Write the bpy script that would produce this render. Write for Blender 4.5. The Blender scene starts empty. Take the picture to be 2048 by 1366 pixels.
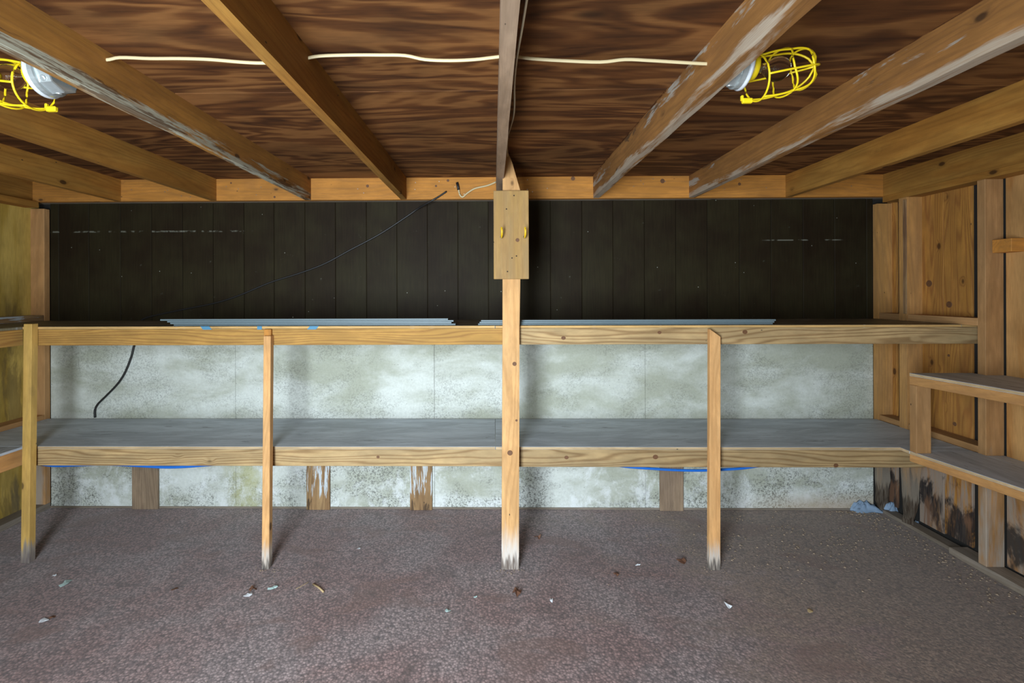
import bpy, bmesh, math, random
from mathutils import Vector, Matrix, noise as mnoise
random.seed(7)
IN = 0.0254
S = bpy.context.scene
C = S.collection
# ------------------------------------------------------------------ camera
F, W, H = 950.0, 2048.0, 1366.0
PX0, PY0 = 973.0, 584.0            # principal point of the shifted lens
EYE = 56.0
cam_d = bpy.data.cameras.new('camera'); cam = bpy.data.objects.new('camera', cam_d); C.objects.link(cam)
cam_d.sensor_fit = 'HORIZONTAL'; cam_d.sensor_width = 36.0; cam_d.lens = F / W * 36.0
cam_d.shift_x = (W / 2 - PX0) / W; cam_d.shift_y = -(H / 2 - PY0) / W
cam_d.clip_start = 0.02
R3 = (Matrix.Rotation(math.radians(0.83), 3, 'Z') @ Matrix.Rotation(math.radians(90), 3, 'X') @ Matrix.Rotation(math.radians(-0.2), 3, 'Z'))
cam.matrix_world = Matrix.Translation((0, 0, EYE * IN)) @ R3.to_4x4()
S.camera = cam
# ------------------------------------------------------------------ world and light
S.view_settings.view_transform = 'Standard'; S.view_settings.look = 'None'
S.view_settings.gamma = 1.0; S.view_settings.use_curve_mapping = False
S.view_settings.exposure = 0.36
wd = bpy.data.worlds.new('sky'); S.world = wd; wd.use_nodes = True
wn = wd.node_tree.nodes; wl = wd.node_tree.links
for n in list(wn): wn.remove(n)
wo = wn.new('ShaderNodeOutputWorld'); wb = wn.new('ShaderNodeBackground')
tc = wn.new('ShaderNodeTexCoord'); sx = wn.new('ShaderNodeSeparateXYZ'); rp = wn.new('ShaderNodeValToRGB')
wl.new(tc.outputs['Generated'], sx.inputs[0])
mr = wn.new('ShaderNodeMapRange'); mr.inputs[1].default_value = -1; mr.inputs[2].default_value = 1
wl.new(sx.outputs['Z'], mr.inputs[0]); wl.new(mr.outputs[0], rp.inputs[0]); wl.new(rp.outputs[0], wb.inputs[0]); wl.new(wb.outputs[0], wo.inputs[0])
cr = rp.color_ramp                      # ground below, leafy horizon, overcast sky above
cr.elements[0].position = 0.0; cr.elements[0].color = (0.36, 0.31, 0.20, 1)
cr.elements[1].position = 1.0; cr.elements[1].color = (0.62, 0.80, 1.0, 1)
e = cr.elements.new(0.49); e.color = (0.38, 0.37, 0.24, 1)
e = cr.elements.new(0.56); e.color = (0.60, 0.72, 0.80, 1)
wb.inputs[1].default_value = 1.15

def area(name, loc, target, sx_, sy_, power, col):
    l = bpy.data.lights.new(name, 'AREA'); l.shape = 'RECTANGLE'; l.size = sx_ * IN; l.size_y = sy_ * IN
    l.energy = power; l.color = col; l.spread = math.radians(145)
    o = bpy.data.objects.new(name, l); C.objects.link(o)
    o.location = Vector(loc) * IN
    o.rotation_euler = (Vector(target) - Vector(loc)).to_track_quat('-Z', 'Y').to_euler()
    return o
area('daylight_through_doorway', (-28, -22, 40), (0, 120, 34), 30, 68, 104, (0.78, 0.90, 1.0))

# ------------------------------------------------------------------ pixel -> room point helpers (inches)
def ray(px, py):
    return R3 @ Vector(((px - PX0) / F, -(py - PY0) / F, -1.0))
def at(px, py, X=None, Y=None, Z=None):
    d = ray(px, py); o = Vector((0, 0, EYE))
    if Y is not None: t = Y / d.y
    elif X is not None: t = X / d.x
    else: t = (Z - EYE) / d.z
    return o + d * t
def Xp(px, Y, py=600): return at(px, py, Y=Y).x
def Zp(py, Y, px=986): return at(px, py, Y=Y).z
def Yp(px, X, py=600): return at(px, py, X=X).y

# ------------------------------------------------------------------ node helpers
def newmat(name):
    m = bpy.data.materials.new(name); m.use_nodes = True
    nt = m.node_tree
    for n in list(nt.nodes): nt.nodes.remove(n)
    out = nt.nodes.new('ShaderNodeOutputMaterial'); b = nt.nodes.new('ShaderNodeBsdfPrincipled')
    nt.links.new(b.outputs[0], out.inputs[0])
    return m, nt, b
class N:
    def __init__(s, nt): s.nt = nt
    def inp(s, sock, v):
        if v is None: return
        if hasattr(v, 'is_linked') or hasattr(v, 'links'): s.nt.links.new(v, sock)
        else: sock.default_value = v
    def math(s, op, a, b=None, c=None, clamp=False):
        n = s.nt.nodes.new('ShaderNodeMath'); n.operation = op; n.use_clamp = clamp
        s.inp(n.inputs[0], a); s.inp(n.inputs[1], b); s.inp(n.inputs[2], c); return n.outputs[0]
    def vmath(s, op, a, b=None):
        n = s.nt.nodes.new('ShaderNodeVectorMath'); n.operation = op
        s.inp(n.inputs[0], a); s.inp(n.inputs[1], b); return n.outputs[0]
    def noise(s, vec, scale=1.0, detail=2.0, rough=0.5, dist=0.0):
        n = s.nt.nodes.new('ShaderNodeTexNoise'); s.inp(n.inputs['Vector'], vec)
        n.inputs['Scale'].default_value = scale; n.inputs['Detail'].default_value = detail
        n.inputs['Roughness'].default_value = rough; n.inputs['Distortion'].default_value = dist
        return n.outputs[0]
    def vor(s, vec, scale=1.0, out='Distance', feature='F1'):
        n = s.nt.nodes.new('ShaderNodeTexVoronoi'); n.feature = feature; s.inp(n.inputs['Vector'], vec); n.inputs['Scale'].default_value = scale
        return n.outputs['Distance'], n.outputs['Color']
    def step(s, v, lo, hi):      # smoothstep 0..1
        n = s.nt.nodes.new('ShaderNodeMapRange'); n.interpolation_type = 'SMOOTHSTEP'
        s.inp(n.inputs[0], v); n.inputs[1].default_value = lo; n.inputs[2].default_value = hi
        return n.outputs[0]
    def mix(s, f, a, b):
        n = s.nt.nodes.new('ShaderNodeMix'); n.data_type = 'RGBA'
        s.inp(n.inputs[0], f)
        for k, v in ((6, a), (7, b)):
            if isinstance(v, tuple): v = (*v[:3], 1.0)
            s.inp(n.inputs[k], v)
        return n.outputs[2]
    def mul(s, col, val):
        return s.vmath('MULTIPLY', col, s.comb(val, val, val))
    def comb(s, x, y, z):
        n = s.nt.nodes.new('ShaderNodeCombineXYZ'); s.inp(n.inputs[0], x); s.inp(n.inputs[1], y); s.inp(n.inputs[2], z); return n.outputs[0]
    def sep(s, v):
        n = s.nt.nodes.new('ShaderNodeSeparateXYZ'); s.inp(n.inputs[0], v); return n.outputs
    def scale(s, v, t): return s.vmath('MULTIPLY', v, t)
    def local(s):
        n = s.nt.nodes.new('ShaderNodeTexCoord'); return s.scale(n.outputs['Object'], (1 / IN,) * 3)
    def rnd(s):
        return s.nt.nodes.new('ShaderNodeObjectInfo').outputs['Random']
    def bump(s, b, h, strength=0.3, dist=0.02):
        n = s.nt.nodes.new('ShaderNodeBump'); s.inp(n.inputs['Height'], h); n.inputs['Strength'].default_value = strength
        n.inputs['Distance'].default_value = dist * IN; s.nt.links.new(n.outputs[0], b.inputs['Normal'])

def wood(name, base, base2, dark, rings=1.3, ring_s=0.55, knots=0.5, warp=5.0, rough=0.75, foot=None, stain=None, speck=0.0, vary=0.12, streak=0.1):
    """sawn pine, grain along local X. foot=(x_lo,x_hi,colour,dark) weathered end; stain=list of (colour, lo, hi, (sx,sy,sz), zlo, zhi)"""
    m, nt, b = newmat(name); n = N(nt)
    p0 = n.local(); r = n.rnd()
    off = n.comb(n.math('MULTIPLY', r, 731.0), n.math('MULTIPLY', r, 97.0), n.math('MULTIPLY', r, 53.0))
    p = n.vmath('ADD', p0, off)
    kd, kc = n.vor(n.scale(p, (0.15, 0.27, 0.27)), 1.0)
    kt = 1 - knots * 0.38
    kon = n.step(n.sep(kc)[0], kt, kt + 0.02)
    kin = n.math('MULTIPLY', n.step(kd, 0.30, 0.0), kon)
    kcore = n.math('MULTIPLY', n.step(kd, 0.15, 0.09), kon)
    n1 = n.noise(n.scale(p, (0.022, 0.22, 0.22)), 1.0, 2.0, 0.45)
    xyz = n.sep(p)
    rr = n.math('ADD', n.math('MULTIPLY', xyz[1], 0.8), n.math('MULTIPLY', xyz[2], 1.0))
    rr = n.math('ADD', rr, n.math('MULTIPLY', n1, warp * 2)); rr = n.math('ADD', rr, n.math('MULTIPLY', kin, 1.5))
    s = n.math('SINE', n.math('MULTIPLY', rr, rings * 6.283))
    ring = n.math('POWER', n.math('MULTIPLY_ADD', s, 0.5, 0.5), 2.5)
    fib = n.noise(n.scale(p, (0.25, 9.0, 9.0)), 1.0, 3.0, 0.6)
    big = n.noise(n.scale(p, (0.05, 0.3, 0.3)), 1.0, 3.0, 0.6)
    col = n.mix(n.step(big, 0.35, 0.65), base, base2)
    col = n.mix(n.math('MULTIPLY', ring, ring_s), col, dark)
    col = n.mul(col, n.math('MULTIPLY_ADD', fib, streak * 4, 1.0 - streak * 2))
    col = n.mul(col, n.math('MULTIPLY_ADD', r, vary * 2, 1.0 - vary))
    col = n.mix(n.math('MULTIPLY', kin, 0.45), col, tuple(c * 0.7 for c in dark))
    col = n.mix(n.math('MULTIPLY', kcore, 0.85), col, tuple(c * 0.28 for c in dark))
    nd, nc = n.vor(n.scale(p, (0.22, 0.5, 0.5)), 1.0)     # nail heads and pin holes
    col = n.mix(n.math('MULTIPLY', n.step(nd, 0.06, 0.03), n.step(n.sep(nc)[1], 0.55, 0.57)), col, (0.03, 0.022, 0.016))
    dirt = n.noise(n.scale(p, (0.12, 0.4, 0.4)), 1.0, 4.0, 0.65)
    col = n.mul(col, n.math('MULTIPLY_ADD', n.step(dirt, 0.60, 0.30), 0.22, 0.80))
    lx = n.sep(p0)
    if stain:
        for (sc, lo, hi, ss, ax, z0, z1, amt) in stain:
            sn = n.noise(n.scale(p, ss), 1.0, 5.0, 0.68, 0.4)
            g = n.step(lx[ax], z0, z1)
            f = n.math('MULTIPLY', n.step(n.math('ADD', sn, n.math('MULTIPLY', n.math('SUBTRACT', g, 1.0), 0.35)), lo, hi), amt)
            f = n.math('MULTIPLY', f, n.math('MULTIPLY_ADD', fib, 1.2, 0.4), clamp=True)
            col = n.mix(f, col, sc)
    if foot:
        f0, f1, fc, fd = foot
        v = n.math('ADD', lx[0], n.math('MULTIPLY', n.math('SUBTRACT', n.noise(n.scale(p, (0.12, 2.2, 2.2)), 1.0, 3.0, 0.6), 0.5), 7.0))
        col = n.mix(n.math('MULTIPLY', n.step(v, f1, f0), n.math('MULTIPLY_ADD', fib, 0.9, 0.45), clamp=True), col, fc)
        col = n.mix(n.math('MULTIPLY', n.step(v, f0 + 0.3, f0 - 1.5), n.math('MULTIPLY_ADD', n.noise(n.scale(p, (0.3, 3, 3)), 1, 3), 1.6, -0.05), clamp=True), col, fd)
    nt.links.new(col, b.inputs['Base Color']); b.inputs['Roughness'].default_value = rough
    b.inputs['Specular IOR Level'].default_value = 0.3
    n.bump(b, n.math('ADD', n.math('MULTIPLY', ring, 0.4), fib), 0.35, 0.03)
    return m

def plywood(name, c_lo, c_mid, c_hi, freq=34.0, stretch=(0.012, 0.085, 0.085), rough=0.7, stain=None, contrast=1.0):
    m, nt, b = newmat(name); n = N(nt)
    p0 = n.local(); r = n.rnd()
    p = n.vmath('ADD', p0, n.comb(n.math('MULTIPLY', r, 911.0), n.math('MULTIPLY', r, 77.0), n.math('MULTIPLY', r, 23.0)))
    f = n.noise(n.scale(p, stretch), 1.0, 3.0, 0.55, 0.6)
    s = n.math('MULTIPLY_ADD', n.math('SINE', n.math('MULTIPLY', f, freq)), 0.5, 0.5)
    f2 = n.noise(n.scale(p, (0.06, 0.7, 0.7)), 1.0, 4.0, 0.7)
    v = n.math('ADD', n.math('MULTIPLY', s, 0.55 * contrast), n.math('MULTIPLY', f2, 0.75))
    col = n.mix(n.step(v, 0.18, 0.55), c_lo, c_mid); col = n.mix(n.step(v, 0.50, 0.95), col, c_hi)
    fib = n.noise(n.scale(p, (0.35, 7.0, 7.0)), 1.0, 3.0, 0.6)
    col = n.mul(col, n.math('MULTIPLY_ADD', fib, 0.7, 0.65))
    cl = n.noise(n.scale(p, (0.05, 0.09, 0.09)), 1.0, 4.0, 0.6)
    col = n.mul(col, n.math('MULTIPLY_ADD', n.step(cl, 0.3, 0.62), 0.5, 0.66))
    kd, kc = n.vor(n.scale(p, (0.05, 0.11, 0.11)), 1.0)
    col = n.mix(n.math('MULTIPLY', n.math('MULTIPLY', n.step(kd, 0.13, 0.02), n.step(n.sep(kc)[0], 0.72, 0.74)), 0.75), col, tuple(c * 0.35 for c in c_lo))
    lx = n.sep(p0)
    if stain:
        for (sc, lo, hi, ss, ax, z0, z1, amt) in stain:
            sn = n.noise(n.scale(p, ss), 1.0, 5.0, 0.68, 0.4)
            g = n.step(lx[ax], z0, z1)
            ff = n.math('MULTIPLY', n.step(n.math('ADD', sn, n.math('MULTIPLY', n.math('SUBTRACT', g, 1.0), 0.35)), lo, hi), amt)
            col = n.mix(ff, col, sc)
    nt.links.new(col, b.inputs['Base Color']); b.inputs['Roughness'].default_value = rough
    b.inputs['Specular IOR Level'].default_value = 0.3
    n.bump(b, n.math('ADD', s, fib), 0.25, 0.03)
    return m

def plain(name, col, rough=0.5, metal=0.0, var=0.15, sc=1.0, spec=0.5):
    m, nt, b = newmat(name); n = N(nt)
    f = n.noise(n.local(), sc, 4.0, 0.6)
    nt.links.new(n.mul(n.mix(0.0, col, col), n.math('MULTIPLY_ADD', f, var * 2, 1 - var)), b.inputs['Base Color'])
    b.inputs['Roughness'].default_value = rough; b.inputs['Metallic'].default_value = metal
    b.inputs['Specular IOR Level'].default_value = spec
    return m

GREY = (0.36, 0.35, 0.32)
M = {}
M['joist'] = wood('joist_pine', (0.35, 0.150, 0.025), (0.38, 0.185, 0.036), (0.18, 0.065, 0.010), ring_s=0.28, knots=0.75, rings=0.9)
M['board_f'] = wood('front_wall_board', (0.43, 0.235, 0.095), (0.47, 0.28, 0.125), (0.25, 0.12, 0.04), ring_s=0.3, knots=0.3)
M['joist_mold'] = wood('joist_pine_whitened', (0.38, 0.175, 0.034), (0.32, 0.14, 0.028), (0.22, 0.10, 0.03), ring_s=0.3, knots=0.9, rings=0.9,
    stain=[((0.42, 0.43, 0.34), 0.41, 0.50, (0.045, 0.35, 0.5), 2, 1.2, -2.2, 0.85), ((0.10, 0.045, 0.015), 0.50, 0.56, (0.08, 0.6, 1.0), 2, 1.0, -1.6, 0.8)])
M['joist_grey'] = wood('joist_pine_greyed', (0.30, 0.135, 0.036), (0.24, 0.105, 0.028), (0.16, 0.07, 0.025), ring_s=0.35, knots=0.5, rings=1.0,
    stain=[((0.40, 0.33, 0.25), 0.44, 0.56, (0.04, 0.35, 0.35), 2, 0.6, -2.4, 0.8), ((0.36, 0.36, 0.32), 0.56, 0.62, (0.05, 0.3, 0.3), 2, -2.7, 0.5, 0.7), ((0.05, 0.03, 0.018), 0.60, 0.66, (0.08, 0.5, 0.5), 2, -2.0, 1.5, 0.7)])
M['joist_dusty'] = wood('joist_pine_dusty', (0.34, 0.23, 0.15), (0.28, 0.18, 0.11), (0.18, 0.11, 0.06), ring_s=0.2, knots=0.25, rings=0.8)
M['ledger'] = wood('ledger_pine', (0.60, 0.25, 0.045), (0.52, 0.22, 0.042), (0.30, 0.14, 0.045), ring_s=0.3, knots=0.75, rings=1.0)
M['stud'] = wood('stud_pine', (0.50, 0.27, 0.11), (0.42, 0.215, 0.08), (0.34, 0.18, 0.07), ring_s=0.3, knots=0.4, rings=0.9,
    stain=[(GREY, 0.45, 0.62, (0.04, 0.3, 0.3), 0, 0.0, -25.0, 0.6)])
M['stud_rot'] = wood('stud_pine_rotten', (0.58, 0.29, 0.085), (0.50, 0.26, 0.09), (0.32, 0.17, 0.07), ring_s=0.35, knots=0.5, rings=0.9,
    foot=(-32, -18, (0.24, 0.20, 0.155), (0.05, 0.032, 0.02)),
    stain=[((0.028, 0.02, 0.016), 0.42, 0.50, (0.06, 0.5, 0.5), 0, -12, -34.0, 0.95)])
M['beam'] = wood('beam_pine', (0.46, 0.31, 0.145), (0.37, 0.255, 0.125), (0.22, 0.125, 0.05), ring_s=0.8, knots=0.5, rings=1.15, warp=4.5)
M['beam_yellow'] = wood('beam_pine_yellow', (0.50, 0.27, 0.065), (0.42, 0.23, 0.06), (0.28, 0.13, 0.035), ring_s=0.7, knots=0.25, rings=1.5, warp=3.0)
M['post'] = wood('post_pine', (0.70, 0.385, 0.155), (0.62, 0.32, 0.12), (0.46, 0.23, 0.08), ring_s=0.35, knots=0.45, rings=0.9,
    foot=(-21.5, -17.5, (0.50, 0.44, 0.38), (0.05, 0.04, 0.035)))
M['post_mid'] = wood('middle_post_pine', (0.72, 0.41, 0.17), (0.66, 0.36, 0.14), (0.46, 0.23, 0.08), ring_s=0.45, knots=0.6, rings=0.9,
    foot=(-39.5, -33.0, (0.56, 0.51, 0.46), (0.09, 0.06, 0.045)))
M['post_left'] = wood('left_post_pine', (0.62, 0.38, 0.10), (0.56, 0.33, 0.085), (0.45, 0.27, 0.09), ring_s=0.25, knots=0.4, rings=0.8,
    foot=(-22.5, -20.0, (0.25, 0.22, 0.19), (0.15, 0.12, 0.11)))
M['edge'] = wood('shelf_edge', (0.60, 0.43, 0.24), (0.50, 0.36, 0.20), (0.4, 0.25, 0.12), ring_s=0.3, knots=0.1, rings=2.5)
M['edge_up'] = wood('upper_shelf_edge', (0.62, 0.38, 0.14), (0.50, 0.30, 0.11), (0.35, 0.19, 0.07), ring_s=0.3, knots=0.1, rings=2.5)
M['hookboard'] = wood('hook_board_pine', (0.40, 0.235, 0.075), (0.35, 0.22, 0.09), (0.34, 0.19, 0.07), ring_s=0.4, knots=0.6, rings=0.8, vary=0.02)
M['sideboard'] = wood('side_shelf_pine', (0.62, 0.32, 0.11), (0.54, 0.27, 0.09), (0.40, 0.20, 0.08), ring_s=0.35, knots=0.3, rings=1.0)
M['block'] = wood('short_board', (0.42, 0.26, 0.12), (0.30, 0.17, 0.075), (0.16, 0.08, 0.035), ring_s=0.5, knots=0.2, rings=1.3,
    stain=[((0.55, 0.60, 0.62), 0.50, 0.56, (0.10, 1.1, 1.1), 0, -12.0, -6.0, 0.9), ((0.06, 0.035, 0.02), 0.54, 0.60, (0.12, 0.8, 0.8), 0, -3.0, -10.0, 0.8)])
M['block_gray'] = wood('short_board_grey', (0.33, 0.23, 0.145), (0.26, 0.18, 0.12), (0.16, 0.10, 0.06), ring_s=0.4, knots=0.2, rings=1.3)
M['plate'] = wood('bottom_plate_grey', (0.30, 0.25, 0.20), (0.25, 0.20, 0.15), (0.17, 0.12, 0.08), ring_s=0.3, knots=0.2,
    stain=[((0.09, 0.07, 0.06), 0.45, 0.6, (0.05, 0.4, 0.4), 2, 3, -3, 0.9)])
M['ceil'] = plywood('ceiling_plywood', (0.036, 0.011, 0.0025), (0.100, 0.034, 0.008), (0.19, 0.078, 0.022), freq=46, stretch=(0.022, 0.10, 0.10))
M['sheath_r'] = plywood('right_wall_plywood', (0.26, 0.11, 0.032), (0.40, 0.19, 0.056), (0.46, 0.25, 0.09), freq=22, stretch=(0.015, 0.10, 0.10),
    stain=[((0.30, 0.27, 0.23), 0.40, 0.56, (0.03, 0.12, 0.12), 0, -5, -32, 0.8), ((0.02, 0.018, 0.018), 0.44, 0.56, (0.08, 0.13, 0.13), 0, -20, -42, 0.9)])
M['board_r'] = wood('right_wall_board', (0.44, 0.20, 0.040), (0.37, 0.17, 0.040), (0.26, 0.10, 0.025), ring_s=0.7, knots=0.9, rings=1.2, streak=0.14,
    stain=[((0.30, 0.25, 0.21), 0.38, 0.52, (0.03, 0.3, 0.3), 0, -8, -32, 0.8), ((0.02, 0.016, 0.016), 0.43, 0.54, (0.09, 0.16, 0.16), 0, -18, -38, 0.92), ((0.20, 0.10, 0.055), 0.50, 0.62, (0.05, 0.35, 0.35), 0, -28, -38, 0.75)])
M['sheath_l'] = plywood('left_wall_plywood', (0.28, 0.165, 0.026), (0.40, 0.26, 0.048), (0.50, 0.34, 0.085), freq=20, stretch=(0.015, 0.10, 0.10),
    stain=[((0.12, 0.08, 0.03), 0.52, 0.64, (0.05, 0.2, 0.2), 0, 30, 5, 0.6), ((0.10, 0.08, 0.05), 0.45, 0.6, (0.03, 0.3, 0.3), 0, -10, -40, 0.7)])

M['bark'] = wood('bark_edge', (0.45, 0.27, 0.12), (0.20, 0.10, 0.05), (0.08, 0.045, 0.025), ring_s=0.5, knots=0.2, stain=[((0.035, 0.028, 0.022), 0.5, 0.54, (0.3, 0.8, 0.8), 0, -99, 99, 0.9), ((0.55, 0.40, 0.22), 0.55, 0.58, (0.5, 1.2, 1.2), 0, -99, 99, 0.9)])
def shelf_top_mat(name, col, col2, sc):
    m, nt, b = newmat(name); n = N(nt)
    p = n.vmath('ADD', n.local(), n.comb(n.math('MULTIPLY', n.rnd(), 300.0), 0.0, 0.0))
    a = n.noise(n.scale(p, (0.06, 0.25, 0.25)), 1.0, 5.0, 0.65, 0.5)
    c = n.mix(n.step(a, 0.36, 0.66), col, col2)
    st = n.noise(n.scale(p, (0.12, 1.6, 1.6)), 1.0, 4.0, 0.6)
    c = n.mul(c, n.math('MULTIPLY_ADD', st, 0.55, 0.72))
    rp_ = n.vmath('ADD', n.scale(p, (1, 1, 1)), (0, 0, 0))
    xyz = n.sep(rp_)
    u = n.math('ADD', n.math('MULTIPLY', xyz[0], 0.45), n.math('MULTIPLY', xyz[1], -0.9)); w = n.math('ADD', n.math('MULTIPLY', xyz[0], 0.9), n.math('MULTIPLY', xyz[1], 0.45))
    wh = n.noise(n.comb(n.math('MULTIPLY', w, 0.07), n.math('MULTIPLY', u, 0.9), 0.0), 1.0, 4.0, 0.6)
    c = n.mix(n.math('MULTIPLY', n.step(wh, 0.56, 0.70), 0.55), c, (0.66, 0.69, 0.72))
    dk = n.noise(n.scale(p, (0.09, 0.9, 0.9)), 1.0, 5.0, 0.7, 1.0)
    c = n.mix(n.math('MULTIPLY', n.step(dk, 0.61, 0.67), 0.75), c, (0.05, 0.045, 0.045))
    nt.links.new(c, b.inputs['Base Color']); b.inputs['Roughness'].default_value = 0.55
    n.bump(b, st, 0.25, 0.03)
    return m
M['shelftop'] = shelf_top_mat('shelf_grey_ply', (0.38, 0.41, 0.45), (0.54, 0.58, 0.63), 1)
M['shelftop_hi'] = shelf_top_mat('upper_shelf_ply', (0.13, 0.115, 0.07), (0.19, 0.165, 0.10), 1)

YB = 122.5                      # face of the dark siding
# siding: dark brown stained hardboard
m, nt, b = newmat('siding_brown'); n = N(nt); p = n.local(); r = n.rnd()
q = n.vmath('ADD', p, n.comb(n.math('MULTIPLY', r, 91.0), 0.0, n.math('MULTIPLY', r, 37.0)))
a = n.noise(n.scale(q, (3.0, 3.0, 0.15)), 1.0, 3.0, 0.6); g = n.noise(n.scale(q, (0.06, 0.06, 0.05)), 1.0, 3.0, 0.6)
c = n.mix(n.step(g, 0.35, 0.65), (0.016, 0.010, 0.005), (0.023, 0.018, 0.008)); c = n.mul(c, n.math('MULTIPLY_ADD', a, 0.8, 0.6))
vd, vc = n.vor(n.scale(q, (0.45, 0.45, 0.45)), 1.0)
c = n.mix(n.math('MULTIPLY', n.step(vd, 0.06, 0.03), n.step(n.sep(vc)[0], 0.70, 0.72)), c, (0.30, 0.30, 0.25))
sc1 = n.noise(n.scale(q, (0.25, 1.0, 7.0)), 1.0, 3.0, 0.6); zz = n.sep(p)[2]
wx = n.sep(n.scale(nt.nodes.new('ShaderNodeNewGeometry').outputs['Position'], (1 / IN,) * 3))
bl_m = n.math('MULTIPLY', n.step(n.math('ABSOLUTE', n.math('SUBTRACT', wx[2], Zp(463, YB, 300))), 0.30, 0.08), n.step(wx[0], -62.0, -66.0))
br_m = n.math('MULTIPLY', n.step(n.math('ABSOLUTE', n.math('SUBTRACT', wx[2], Zp(480, YB, 1620))), 0.22, 0.06), n.math('MULTIPLY', n.step(wx[0], 68.0, 72.0), n.step(wx[0], 90.0, 87.0)))
band = n.math('MULTIPLY', n.math('ADD', bl_m, br_m, clamp=True), n.step(n.noise(n.scale(q, (0.5, 0.5, 0.5)), 1.0, 3.0), 0.46, 0.60))
c = n.mix(n.math('MULTIPLY', band, 0.5), c, (0.25, 0.25, 0.20))
bl = n.noise(n.scale(q, (0.35, 0.35, 0.35)), 1.0, 5.0, 0.7)
c = n.mix(n.math('MULTIPLY', n.step(bl, 0.66, 0.76), 0.35), c, (0.13, 0.13, 0.10))
nt.links.new(c, b.inputs['Base Color']); b.inputs['Roughness'].default_value = 0.6; b.inputs['Specular IOR Level'].default_value = 0.1
n.bump(b, a, 0.35, 0.03); M['siding'] = m
M['dark'] = plain('recess_shade', (0.012, 0.010, 0.008), 0.9)  # near-black backing: shade of the open gaps put into its colour

# pale lower wall: painted cement board, mottled, mouldy and chalky low down
m, nt, b = newmat('pale_wall'); n = N(nt)
tcn = nt.nodes.new('ShaderNodeNewGeometry'); P = n.scale(tcn.outputs['Position'], (1 / IN,) * 3); xyz = n.sep(P)
a = n.noise(n.scale(P, (0.05, 1, 0.10)), 1.0, 5.0, 0.6, 0.3); bq = n.noise(P, 1.6, 4.0, 0.75)
c = n.mix(n.step(a, 0.36, 0.64), (0.38, 0.39, 0.31), (0.60, 0.62, 0.57))
c = n.mul(c, n.math('MULTIPLY_ADD', bq, 0.5, 0.76))
sp = n.noise(P, 2.6, 5.0, 0.8)
mo = n.noise(n.scale(P, (0.085, 1, 0.11)), 1.0, 4.0, 0.6, 0.4)
dm = n.math('MULTIPLY', n.step(sp, 0.46, 0.60), n.step(mo, 0.40, 0.60))
low = n.step(xyz[2], 30.0, 4.0)
c = n.mix(n.math('MULTIPLY', dm, n.math('MULTIPLY_ADD', low, 0.55, 0.45)), c, (0.14, 0.14, 0.12))
ch = n.noise(n.scale(P, (0.16, 1, 0.13)), 1.0, 7.0, 0.78, 0.3)
c = n.mix(n.math('MULTIPLY', n.math('MULTIPLY', n.step(ch, 0.48, 0.66), n.step(xyz[2], 19.0, 9.0)), 0.6), c, (0.80, 0.82, 0.82))
pit = n.vor(P, 0.9)
c = n.mix(n.math('MULTIPLY', n.step(pit[0], 0.10, 0.05), n.step(n.sep(pit[1])[0], 0.55, 0.57)), c, (0.13, 0.13, 0.11))
yx = Xp(492, 122.5); yd = n.math('POWER', n.math('MULTIPLY', n.math('SUBTRACT', xyz[0], yx), 0.16), 2.0)
yf = n.math('MULTIPLY', n.step(n.math('ADD', yd, n.math('MULTIPLY', n.math('SUBTRACT', ch, 0.5), 3.5)), 1.1, -0.6), n.step(xyz[2], 16.0, 12.0))
c = n.mix(n.math('MULTIPLY', yf, 0.6), c, (0.40, 0.38, 0.10))
rx = n.math('MULTIPLY', n.step(xyz[0], 55.0, 85.0), n.step(xyz[2], 6.0, 0.0))
c = n.mix(n.math('MULTIPLY', rx, 0.7), c, (0.42, 0.30, 0.19))
nt.links.new(c, b.inputs['Base Color']); b.inputs['Roughness'].default_value = 0.85
n.bump(b, bq, 0.5, 0.06); M['pale'] = m

# floor: trodden brown loop carpet
m, nt, b = newmat('carpet_brown'); n = N(nt)
tcn = nt.nodes.new('ShaderNodeNewGeometry'); P = n.scale(tcn.outputs['Position'], (1 / IN,) * 3); xyz = n.sep(P)
vd, vc = n.vor(n.scale(P, (2.5, 2.5, 1)), 1.0); ln = n.noise(n.scale(P, (2.2, 2.2, 1)), 1.0, 4.0, 0.75)
g = n.noise(n.scale(P, (0.045, 0.05, 1)), 1.0, 4.0, 0.6, 0.3)
c = n.mix(n.step(g, 0.38, 0.62), (0.27, 0.165, 0.150), (0.31, 0.235, 0.225))
g2 = n.noise(n.scale(P, (0.03, 0.06, 1)), 1.0, 5.0, 0.6, 0.5)
c = n.mix(n.math('MULTIPLY', n.step(g2, 0.55, 0.70), 0.6), c, (0.25, 0.125, 0.095))
tuft = n.math('ADD', n.math('MULTIPLY', n.sep(vc)[0], 0.9), n.math('MULTIPLY', ln, 0.8))
c = n.mul(c, n.math('MULTIPLY_ADD', tuft, 0.85, 0.27))
c = n.mul(c, n.math('MULTIPLY_ADD', n.step(vd, 0.75, 0.2), 0.55, 0.55))
dd = n.noise(n.scale(P, (0.05, 0.07, 1)), 1.0, 5.0, 0.65, 0.5)
ds = n.math('ADD', n.math('MULTIPLY', xyz[0], 0.013), n.math('ADD', n.math('MULTIPLY', dd, 1.8), n.math('MULTIPLY', xyz[1], 0.003)))
df = n.step(ds, 1.45, 2.0)
dirt = n.mul(n.mix(n.step(ln, 0.3, 0.7), (0.14, 0.085, 0.055), (0.36, 0.26, 0.19)), n.math('MULTIPLY_ADD', n.sep(vc)[1], 0.7, 0.6))
c = n.mix(n.math('MULTIPLY', df, 0.85), c, dirt)
pr = n.noise(n.scale(P, (0.06, 0.11, 1)), 1.0, 3.0, 0.5, 0.8)
c = n.mix(n.math('MULTIPLY', n.step(pr, 0.56, 0.66), 0.45), c, (0.17, 0.085, 0.06))
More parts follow.
